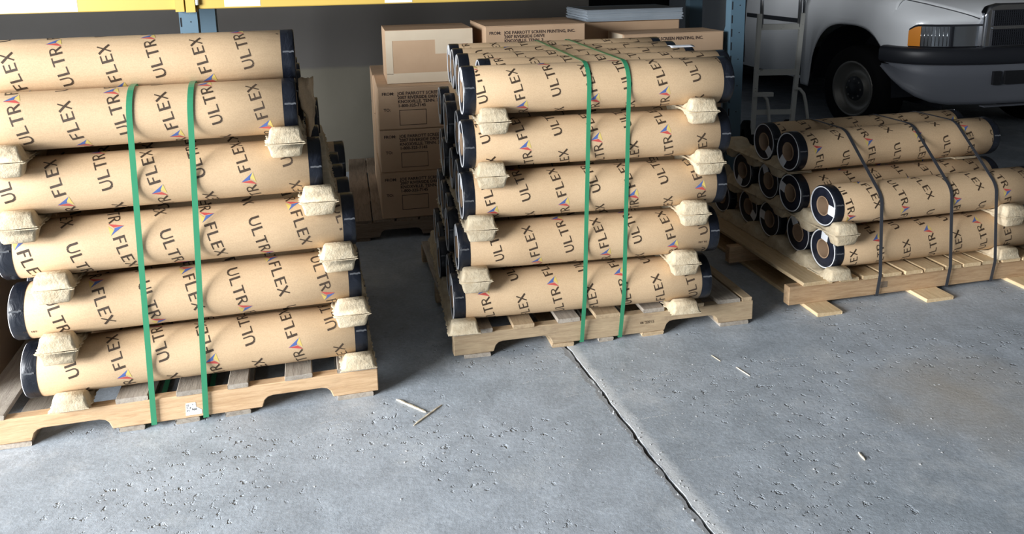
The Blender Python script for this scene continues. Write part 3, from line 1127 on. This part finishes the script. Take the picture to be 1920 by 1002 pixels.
def upright(u, label, front=0.0):
    t = thing('rack_upright', label, 'rack', RACK.w(u, 0.05), RACK.a, 'blue rack uprights')
    for nm, v in (('front_post', 0.0), ('rear_post', 0.56)):
        # open-backed channel 100 mm wide with return lips
        ol = [(0, 0), (.085, 0), (.085, .065), (.07, .065), (.07, .062), (.082, .062), (.082, .003), (.003, .003), (.003, .062), (.015, .062), (.015, .065), (0, .065)]
        mb = MB()
        n = len(ol)
        vs = [(x, v + y, 0.0) for x, y in ol] + [(x, v + y, 3.2) for x, y in ol]
        mb.add(vs, [tuple(range(n)), tuple(range(2 * n - 1, n - 1, -1))] + [(i, n + i, n + (i + 1) % n, (i + 1) % n) for i in range(n)])
        po = obj(nm, mb, t, mats=M['post'])
        if v == 0:
            for i in range(40):
                obj('slot', MB().box(.004, .011, -.0006, .0006, 0, .045), po, (0, 0, 0.1 + i * .0762), mats=M['slot'])
                if i % 2 == 0:
                    obj('rivet_hole', MB().box(.05, .056, -.0006, .0006, 0, .006), po, (0, 0, 0.12 + i * .0762), mats=M['slot'])
    for z0, z1 in ((0.2, 1.15), (1.25, 2.1), (2.2, 3.0)):
        obj('brace', MB().bar((.043, .06, z1), (.043, .57, z0), .03, .03), t, mats=M['post'])
    obj('foot_plate', MB().box(-.02, .105, -.02, .09, 0, .006), t, mats=M['post'])
    return t


upright(-0.93, 'blue rack upright rising behind the left stack, under the yellow beam joint')
upright(1.995, 'blue slotted rack upright standing between the middle stack and the hand truck')
BZ = 1.252
for u0, u1, lb in ((-3.6, -0.935, 'yellow rack beam with white label, above the left stack'), (-0.84, 1.99, 'scuffed yellow rack beam with white patches, right of the beam joint')):
    t = thing('rack_beam', lb, 'beam', RACK.w(u0, 0.03, BZ), RACK.a, 'yellow rack beams')
    W = u1 - u0
    bevel(obj('beam_body', MB().prism([(0, 0), (W, 0), (W, .11), (0, .11)], 0, .045), t, mats=M['beam']), .004)
    if u0 < -2:
        for x0, x1 in ((W - 0.80, W - 0.44),):
            obj('label_plate', MB().box(x0, x1, -.001, .001, .004, .1), t, mats=M['white'])
        obj('end_connector', MB().box(W + .0, W + .04, -.02, .05, -.01, .2), t, mats=M['beam'])
    else:
        for x0, x1, z0 in ((.13, .30, .008), (.91, 1.05, .006), (1.5, 1.7, .006)):
            obj('label_plate', MB().box(x0, x1, -.001, .001, z0, .09), t, mats=M['white'])
        obj('end_connector', MB().box(-.047, -.004, -.02, .05, -.014, .2), t, mats=M['beam'])
        obj('lock_pin', MB().tube([(.006, -.012, .02), (.006, -.012, .06)], .009, 8), t, mats=M['white'])
    tr = thing('rack_beam', lb.replace('yellow rack beam', 'rear yellow rack beam'), 'beam', RACK.w(u0, 0.63, BZ), RACK.a, 'yellow rack beams')
    obj('beam_body', MB().prism([(0, 0), (W, 0), (W, .11), (0, .11)], 0, .045), tr, mats=M['beam'])
    sh = thing('shelf_deck', 'dark board shelf resting on the ' + ('left' if u0 < -2 else 'right') + ' pair of yellow beams', 'shelf', RACK.w(u0, 0.03, BZ + .111), RACK.a, 'rack shelf decks')
    nb = 12
    for i in range(nb):
        obj('shelf_board', board_mesh(0.64, W / nb - .012, .02, 'darkwood', i), sh, (W / nb * (i + .5), .32, .01), (0, 0, pi / 2))

# ------------------------------------------------------------------ cartons


def carton(u0, u1, v0, v1, z0, z1, label, text=True, patch=False, mat_='carton'):
    t = thing('carton', label, 'carton', RACK.w((u0 + u1) / 2, (v0 + v1) / 2, z0), RACK.a, 'cartons by the back wall')
    w, d, h = (u1 - u0) / 2, (v1 - v0) / 2, z1 - z0 - .001
    bevel(obj('box_body', MB().box(-w, w, -d, d, 0, h - .003), t, mats=M[mat_]), .005, 2)
    # two long flaps meeting in a closed seam
    obj('flap', MB().box(-w + .001, w - .001, -d + .001, -.001, h - .003, h), t, mats=M[mat_])
    obj('flap', MB().box(-w + .001, w - .001, .001, d - .001, h - .003, h), t, mats=M[mat_])
    if text:
        y = -d - .0006
        tops = h - .045
        k = 1.0
        obj('print', text_mesh('FROM:', .022, M['cartonink'], .0006), t, (-w + .022, y, tops), (pi / 2, 0, 0))
        for i, s in enumerate(('JOE PARROTT SCREEN PRINTING, INC.', '2007 RIVERSIDE DRIVE', 'KNOXVILLE, TENN. 3', '1-800-325-7145')):
            ln = obj('print', text_mesh(s, .0225, M['cartonink'], .0007), t, (-w + .103, y, tops - i * .0215), (pi / 2, 0, 0))
            ln.scale = (1.0, 1, 1)
        if h > .2:
            obj('print', text_mesh('TO:', .022, M['cartonink'], .0006), t, (-w + .028, y, tops - .085), (pi / 2, 0, 0))
            bx = MB()
            x0, x1, z0_, z1_ = -w + .108, -w + .25, h - .207, h - .125
            for q in ((x0, x1, z1_ - .003, z1_), (x0, x1, z0_, z0_ + .003), (x0, x0 + .003, z0_, z1_), (x1 - .003, x1, z0_, z1_)):
                bx.box(q[0], q[1], y, y + .0012, q[2], q[3])
            obj('print_box', bx, t, mats=M['cartonink'])
    if patch:
        obj('tape', MB().box(-w, w, -d - .0008, -d + .001, h - .055, h - .002), t, mats=M['cream'])
        obj('tape', MB().box(-w, -w + .035, -d - .0008, -d + .001, .05, h - .055), t, mats=M['cream'])
        obj('tape', MB().box(-w, w, -d - .0008, -d + .001, .002, .055), t, mats=M['cream'])
        obj('tape', MB().box(-w + .26, w, -d - .0008, -d + .001, h - .13, h - .055), t, mats=M['cream'])
    return t


PT = 0.016 * 2 + SH + .0005
carton(0.0, .52, 0.0, .5, PT, .368, 'brown carton with printed address, lowest of its stack on the dark pallet')
carton(.007, .52, 0.005, .5, .368, .600, 'brown carton with printed address, second up on the dark pallet')
carton(.007, .52, 0.0, .5, .600, .829, 'brown carton with printed address and empty box, just under the cream-taped carton')
carton(.065, .527, .09, .5, .829, 1.112, 'carton with cream tape around a plain brown front, topmost by the wall', False, True)
carton(.0, .5, .52, 1.0, PT, .60, 'plain carton on the dark pallet behind the lowest address carton', False)
carton(.0, .5, .52, 1.0, .60, .825, 'plain carton behind the cream-taped carton stack, upper one', False)
carton(.56, 1.05, .06, .55, PT, .52, 'large carton hidden low behind the middle stack, left of the pallet gap', False)
carton(.57, 1.05, .06, .55, .52, .90, 'large carton behind the middle stack, second up', False)
carton(.585, 1.135, .03, .55, .90, 1.122, 'wide brown carton with printed address just above the middle stack')
carton(1.17, 1.93, .04, .50, PT, .60, 'large carton low behind the middle stack near the rack post', False)
rc = carton(1.36, 1.955, .05, .33, .60, 1.05, 'big brown carton with bright left side, beside the blue rack post', False)
obj('print', text_mesh('JOE PARROTT SCREEN PRINTING, INC.', .0235, M['cartonink'], .0008), rc, (-.235, -.1407, .41), (pi / 2, 0, 0))
carton(1.16, 1.82, .36, .85, .60, 1.103, 'carton under the stack of pale plastic sheets', False)
obj('tape', MB().box(-.0008 - .2975, .001 - .2975, -.125, .125, .38, .446), rc, mats=M['cream'])
# loose stack of thin plastic sheets
mb = MB()
rs = random.Random(9)
for i in range(14):
    dx, dy = rs.uniform(-.006, .006), rs.uniform(-.006, .006)
    z = i * .0048
    mb.box(-.295 + dx, .295 + dx, -.22 + dy, .22 + dy, z, z + .0043)
o = obj('sheet_stack', mb, None, RACK.w(1.535, .56, 1.1035), (0, 0, RACK.a), M['sheet'])
tag(o, 'stack of thin pale blue-grey plastic sheets on top of a carton', 'sheets', kind='stuff')

# big carton standing left of the left pallet, mostly outside the view
bc = thing('carton', 'big brown carton at the left edge, standing beside the left pallet', 'carton', PAL[0].w(-.46, .62), PAL[0].a)
bevel(obj('box_body', MB().box(-.38, .38, -.5, .5, 0, .95), bc, mats=M['carton']), .006, 2)
obj('flap', MB().box(-.378, .378, -.498, -.002, .95, .954), bc, mats=M['carton'])
obj('flap', MB().box(-.378, .378, .002, .498, .95, .954), bc, mats=M['carton'])

# ------------------------------------------------------------------ hand truck
ht = thing('hand_truck', 'pale metal hand truck with ladder-like frame beside the pickup', 'hand truck', (1.97, 5.9, 0), 0.0)


def flat(px, z, dy=0.0):
    return (px - 1.97, dy, z)


obj('side_rail', MB().bar(flat(1.826, 1.052), flat(1.812, .12), .03, .03), ht, mats=M['alu'])
obj('side_rail', MB().bar(flat(2.140, 1.052), flat(2.098, .12), .03, .03), ht, mats=M['alu'])
obj('handle', MB().tube([flat(1.843, .95), flat(1.838, 1.18), flat(1.84, 1.25), flat(1.87, 1.31), flat(1.93, 1.335), flat(2.03, 1.335), flat(2.09, 1.31), flat(2.116, 1.25), flat(2.120, 1.18), flat(2.118, .95)], .013, 10), ht, mats=M['steel'])
for z, dz in ((.955, .042), (.62, .042), (.32, .035)):
    obj('rung', MB().box(flat(1.822, 0)[0], flat(2.128 - (1 - z) * .045, 0)[0], -.012, .012, z - dz / 2, z + dz / 2), ht, mats=M['alu'])
for pts in ([(2.105, .50), (2.14, .495), (2.17, .46), (2.187, .40), (2.205, .30), (2.222, .18)], [(1.835, .46), (1.87, .455), (1.90, .42), (1.912, .36), (1.925, .24), (1.935, .14)]):
    obj('wheel_guard', MB().tube([flat(x, z, -.03) for x, z in pts], .012, 8), ht, mats=M['alu'])
obj('axle_bracket', MB().box(-.17, -.03, -.05, -.02, .445, .475), ht, mats=M['alu'])
for x in (-.17, .15):
    w = MB().lathe_x([(-.03, .05), (-.03, .105), (-.02, .12), (.02, .12), (.03, .105), (.03, .05)], 24, 0, True, (x, .10, .12))
    obj('wheel', w, ht, mats=M['rubber'])
obj('axle', MB().tube([(-.17, .10, .12), (.15, .10, .12)], .01, 8), ht, mats=M['steel'])
obj('toe_plate', MB().box(-.17, .15, -.18, .01, .004, .012), ht, mats=M['alu'])

# ------------------------------------------------------------------ pickup truck
TF = Vector((.2, -.98)).normalized()
TL = Vector((-TF.y, TF.x))
TO = Vector((2.9, 6.67)) + TL * .93
tk = thing('pickup_truck', 'white pickup truck with dark grille and grey bumper parked at the back right', 'truck', (TO.x, TO.y, 0), math.atan2(TF.y, TF.x))
# plan curve of the nose (x forward, y right-hand side negative)
NOSE = [(.44, -.985), (.54, -.975), (.62, -.945), (.69, -.895), (.745, -.82), (.785, -.72), (.815, -.60), (.84, -.45), (.853, -.25), (.858, 0)]


def nose(off=0.0):
    h = []
    for i, (x, y) in enumerate(NOSE):
        a = NOSE[max(i - 1, 0)]
        b = NOSE[min(i + 1, len(NOSE) - 1)]
        d = Vector((b[0] - a[0], b[1] - a[1])).normalized()
        n = Vector((d.y, -d.x))
        if i == len(NOSE) - 1:
            n = Vector((1, 0))
        h.append((x + n.x * off, y + n.y * off))
    return h + [(x, -y) for x, y in reversed(h[:-1])]


def band(zs_off, path_idx=None, mi=0, mb=None, smooth=True):
    """sweep a vertical profile [(z, offset)] along the nose curve"""
    mb = mb or MB()
    rows = []
    for z, off in zs_off:
        c = nose(off)
        c = c if path_idx is None else c[path_idx[0]:path_idx[1]]
        rows.append([(x, y, z) for x, y in c])
    return mb.grid(rows, mi, smooth)


def arch_z(x):
    d = (x + .065) / .535
    if x > .3:
        return max(.74, .36 + .535 * max(0, 1 - abs(d) ** 3.0) ** .5)
    return .30 if abs(d) >= 1 else .36 + .535 * (1 - abs(d) ** 3.0) ** .5


HOOD = [(-.72, .80, 1.165, 1.23), (-.3, .84, 1.16, 1.22), (0, .87, 1.152, 1.205), (.3, .90, 1.138, 1.185), (.45, .895, 1.124, 1.17), (.6, .80, 1.088, 1.145), (.7, .725, 1.058, 1.125), (.78, .655, 1.03, 1.105), (.835, .60, 1.006, 1.085), (.86, .55, .985, 1.06)]


def hood_edge(x):
    for i in range(len(HOOD) - 1):
        a, b = HOOD[i], HOOD[i + 1]
        if x <= b[0]:
            k = max(0, (x - a[0]) / (b[0] - a[0]))
            return a[1] + (b[1] - a[1]) * k, a[2] + (b[2] - a[2]) * k
    return HOOD[-1][1], HOOD[-1][2]


for s, nm in ((-1, 'fender'), (1, 'fender')):
    mb = MB()
    rows = []
    xs = [-.75, -.68, -.62] + [-.60 + 1.07 * i / 40 for i in range(41)]
    for x in xs:
        zb = arch_z(x)
        nar = max(0, x - .2) ** 2 * .35
        flare = .012 if abs(x + .065) < .56 else 0
        f, hz = hood_edge(x)
        ys = .985 - nar
        pts_ = [(x, s * (.985 - nar + flare * .6), zb), (x, s * (.990 - nar + flare), min(zb + .03, .93)), (x, s * (.992 - nar), max(min(.93, zb + .1), .55)), (x, s * ys, .95)]
        for k in (.2, .4, .6, .8, 1.0):
            aa = k * pi / 2
            pts_.append((x, s * (f + (ys - f) * cos(aa) ** .8), .95 + (hz - .95) * sin(aa) ** .9))
        rows.append(pts_)
    mb.grid(rows)
    o = obj(nm, mb, tk, mats=M['truck'])
    sm = o.modifiers.new('thick', 'SOLIDIFY')
    sm.thickness = .006
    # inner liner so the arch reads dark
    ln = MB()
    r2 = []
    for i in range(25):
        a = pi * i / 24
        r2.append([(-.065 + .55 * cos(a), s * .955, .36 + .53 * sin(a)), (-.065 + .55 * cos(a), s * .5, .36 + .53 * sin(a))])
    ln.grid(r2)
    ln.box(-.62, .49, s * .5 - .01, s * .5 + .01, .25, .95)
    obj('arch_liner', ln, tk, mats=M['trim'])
# nose panel around the lamps, leaning back up to the hood
low = [[(x, y, z) for x, y in nose(off)] for z, off in ((.70, 0), (.765, 0), (.94, -.004))]
tops = []
for i in range(10):
    if i <= 6:
        x = .44 + .405 * i / 6
        f, hz = hood_edge(x)
        tops.append((x, -f, hz - .002))
    else:
        tops.append((.858, NOSE[i][1], (1.02, 1.05, 1.06)[i - 7]))
tops = tops + [(x, -y, z) for x, y, z in reversed(tops[:-1])]
prow = list(low)
for k in range(1, 6):
    t_ = k / 5
    row = []
    for (x0, y0, z0), (x1, y1, z1) in zip(low[-1], tops):
        bul = .022 * sin(pi * t_)
        row.append((x0 + (x1 - x0) * t_ ** 1.5 + bul * .7, (y0 + (y1 - y0) * t_ ** 1.5) * (1 + bul * .5), z0 + (z1 - z0) * t_))
    prow.append(row)
obj('nose_panel', MB().grid(prow), tk, mats=M['truck'])
rows = []
for x, f, ze, zc in HOOD:
    rows.append([(x, f * t, zc - (zc - ze) * abs(t) ** 2.2) for t in [-1 + i / 10 for i in range(21)]])
o = obj('hood', MB().grid(rows), tk, mats=M['truck'])
o.modifiers.new('thick', 'SOLIDIFY').thickness = .01
# hood seams
for s in (-1, 1):
    pts = [(r[0 if s < 0 else -1][0], r[0 if s < 0 else -1][1] * 1.005, r[0 if s < 0 else -1][2] + .002) for r in rows]
    obj('hood_seam', MB().tube(pts, .004, 6), tk, mats=M['trim'])
# grille: chrome shell with four mesh inserts
gs = MB()
gs.prism([(-.53, .765), (.53, .765), (.525, 1.02), (.49, 1.075), (.40, 1.095), (-.40, 1.095), (-.49, 1.075), (-.525, 1.02)], -.02, .06)
g = obj('grille_shell', gs, tk, (.868, 0, 0), (0, 0, pi / 2), M['chrome'])
bevel(g, .02, 3)
for x0, x1 in ((-.465, -.035), (.035, .465)):
    for z0, z1 in ((.79, .905), (.935, 1.045)):
        obj('grille_insert', MB().box(x0, x1, -.024, -.016, z0, z1), g, mats=M['trim'])
        mesh_ = MB()
        nx, nz = 24, 6
        for i in range(nx + 1):
            x = x0 + (x1 - x0) * i / nx
            mesh_.box(x - .002, x + .002, -.034, -.024, z0, z1)
        for i in range(nz + 1):
            z = z0 + (z1 - z0) * i / nz
            mesh_.box(x0, x1, -.034, -.024, z - .0025, z + .0025)
        obj('grille_mesh', mesh_, g, mats=M['trim'])
    obj('chrome_strip', MB().box(x0, x1, -.03, -.02, .915, .922), g, mats=M['chrome'])
# headlamps: dark housing, reflector, amber corner and clear lens following the nose
for s in (-1, 1):
    def lamp(i0, i1, z0, z1, off, top=None):
        c = nose(off)
        # refine the curve
        pts = []
        for i in range(i0, i1):
            for k in range(4):
                a, b = c[i], c[i + 1]
                pts.append((a[0] + (b[0] - a[0]) * k / 4, a[1] + (b[1] - a[1]) * k / 4))
        pts.append(c[i1])
        m_ = MB()
        n = len(pts)
        m_.grid([[(x, y if s < 0 else -y, z0) for x, y in pts], [(x, y if s < 0 else -y, (z0 + z1) / 2) for x, y in pts],
                 [(x, y if s < 0 else -y, z1 - (0.035 * max(0, 1 - j / 3) ** 1.5 if top else 0)) for j, (x, y) in enumerate(pts)]])
        return m_
    hl = obj('headlight', lamp(2, 7, .768, .945, .002, True), tk, mats=M['trim'])
    hl.modifiers.new('thick', 'SOLIDIFY').thickness = .03
    obj('amber_corner', lamp(2, 3, .782, .93, .010, True), hl, mats=M['amber'])
    obj('turn_reflector', lamp(3, 5, .782, .93, .008), hl, mats=M['reflector'])
    obj('lamp_reflector', lamp(5, 7, .782, .93, .008), hl, mats=M['reflector'])
    rib = MB()
    c = nose(.012)
    for i in range(3, 5):
        for k in range(4):
            a, b = c[i], c[i + 1]
            x, y = a[0] + (b[0] - a[0]) * k / 4, a[1] + (b[1] - a[1]) * k / 4
            rib.tube([(x, y if s < 0 else -y, .785), (x, y if s < 0 else -y, .927)], .0025, 5)
    obj('lens_rib', rib, hl, mats=M['reflector'])
    obj('lamp_divider', MB().box(-.012, .012, -.01, .01, .782, .93), hl, (nose(.012)[5][0], nose(.012)[5][1] * (1 if s < 0 else -1), 0), mats=M['trim'])
# bumper: dark upper band, grey lower valance with slots
o = obj('bumper_band', band([(.65, .0), (.65, .062), (.67, .078), (.74, .08), (.765, .07), (.775, .04), (.775, 0)]), tk, mats=M['trim'])
mb = MB()
NI = len(NOSE) * 2 - 1
rows = []
for z, off in ((.652, .0), (.652, .05), (.638, .066), (.55, .055), (.44, .045), (.405, .05), (.38, .06), (.35, .045), (.345, 0)):
    c = nose(off)
    row = []
    for i, (x, y) in enumerate(c):
        k = min(i, NI - 1 - i)
        zz = z
        if z < .6:
            zz = z + (.69 - z) * max(0, (5.0 - k) / 5.0) ** 1.7 * .75
        row.append((x, y, zz))
    rows.append(row)
mb.grid(rows)
val = obj('bumper_valance', mb, tk, mats=M['valance'])
for y0, y1 in ((-.44, -.375), (-.34, .34), (.375, .44)):
    obj('air_slot', MB().box(.905, .925, y0, y1, .50, .60), val, mats=M['slot'])
obj('licence_strip', MB().box(.88, .93, -.5, .5, .335, .343), tk, mats=M['valance'])
# cab, doors and bed behind the front clip
for s in (-1, 1):
    mb = MB()
    rows = []
    for x in (-.76, -1.2, -1.75, -1.9, -2.4, -3.0, -3.9):
        rows.append([(x, s * .94, .34), (x, s * .98, .45), (x, s * .99, .7), (x, s * .985, .95), (x, s * .96, 1.06), (x, s * .93, 1.16), (x, s * .80, 1.17)])
    mb.grid(rows)
    o = obj('side_panel', mb, tk, mats=M['truck'])
    obj('door_seam', MB().box(-.765, -.752, s * .985, s * .993, .38, 1.1), tk, mats=M['trim'])
    obj('door_seam', MB().box(-1.86, -1.848, s * .985, s * .993, .38, 1.1), tk, mats=M['trim'])
    obj('side_moulding', MB().box(-1.8, -.80, s * .988, s * 1.0, .86, .90), tk, mats=M['trim'])
    for x in (-.03, -3.35):
        w = MB().lathe_x([(-.11, .22), (-.12, .30), (-.11, .345), (-.06, .362), (.06, .362), (.11, .345), (.12, .30), (.115, .235)], 48)
        tire = obj('tire', w, tk, (x, s * .84, .36), (0, 0, pi / 2 * s + (0.12 if x > -1 else 0)), M['rubber'])
        h = MB().lathe_x([(.113, .236), (.122, .228), (.112, .214), (.075, .196), (.055, .165), (.06, .13), (.085, .105), (.088, .10)], 48)
        rimo = obj('wheel_rim', h, tire, mats=M['hub'])
        obj('hub_cap', MB().lathe_x([(.086, .104), (.098, .085), (.094, .06), (.11, .05), (.11, .0005)], 32), tire, mats=M['trim'])
        for k in range(8):
            a = 2 * pi * k / 8
            obj('wheel_nut', MB().tube([(.085, .08 * cos(a), .08 * sin(a)), (.10, .08 * cos(a), .08 * sin(a))], .009, 6), tire, mats=M['hub'])
cb = MB()
sec = [(-.70, .86, 1.20), (-1.15, .72, 1.72), (-1.25, .70, 1.75), (-1.75, .70, 1.75), (-1.88, .76, 1.20)]
cb.grid([[(x, -y, z), (x, -y * .5, z + .02), (x, 0, z + .025), (x, y * .5, z + .02), (x, y, z)] for x, y, z in sec])
for s in (-1, 1):
    cb.add([(x, s * y, z) for x, y, z in sec], [(0, 1, 2, 3, 4)])
obj('cab', cb, tk, mats=M['truck'])
ws = MB().add([(-.69, -.76, 1.235), (-.69, .76, 1.235), (-1.12, .63, 1.72), (-1.12, -.63, 1.72)], [(0, 1, 2, 3)])
obj('windshield', ws, tk, (.02, 0, .015), mats=M['glass'])
for s in (-1, 1):
    obj('side_window', MB().add([(-.92, s * .81, 1.25), (-1.74, s * .775, 1.25), (-1.72, s * .73, 1.66), (-1.2, s * .73, 1.66)], [(0, 1, 2, 3)]), tk, (0, s * .012, 0), mats=M['glass'])
obj('cargo_bed', MB().box(-3.9, -1.9, -.8, .8, .55, .6).box(-3.92, -3.88, -.93, .93, .5, 1.16).box(-1.95, -1.9, -.93, .93, .5, 1.16), tk, mats=M['truck'])
obj('chassis', MB().box(-3.8, .75, -.45, .45, .34, .5), tk, mats=M['slot'])
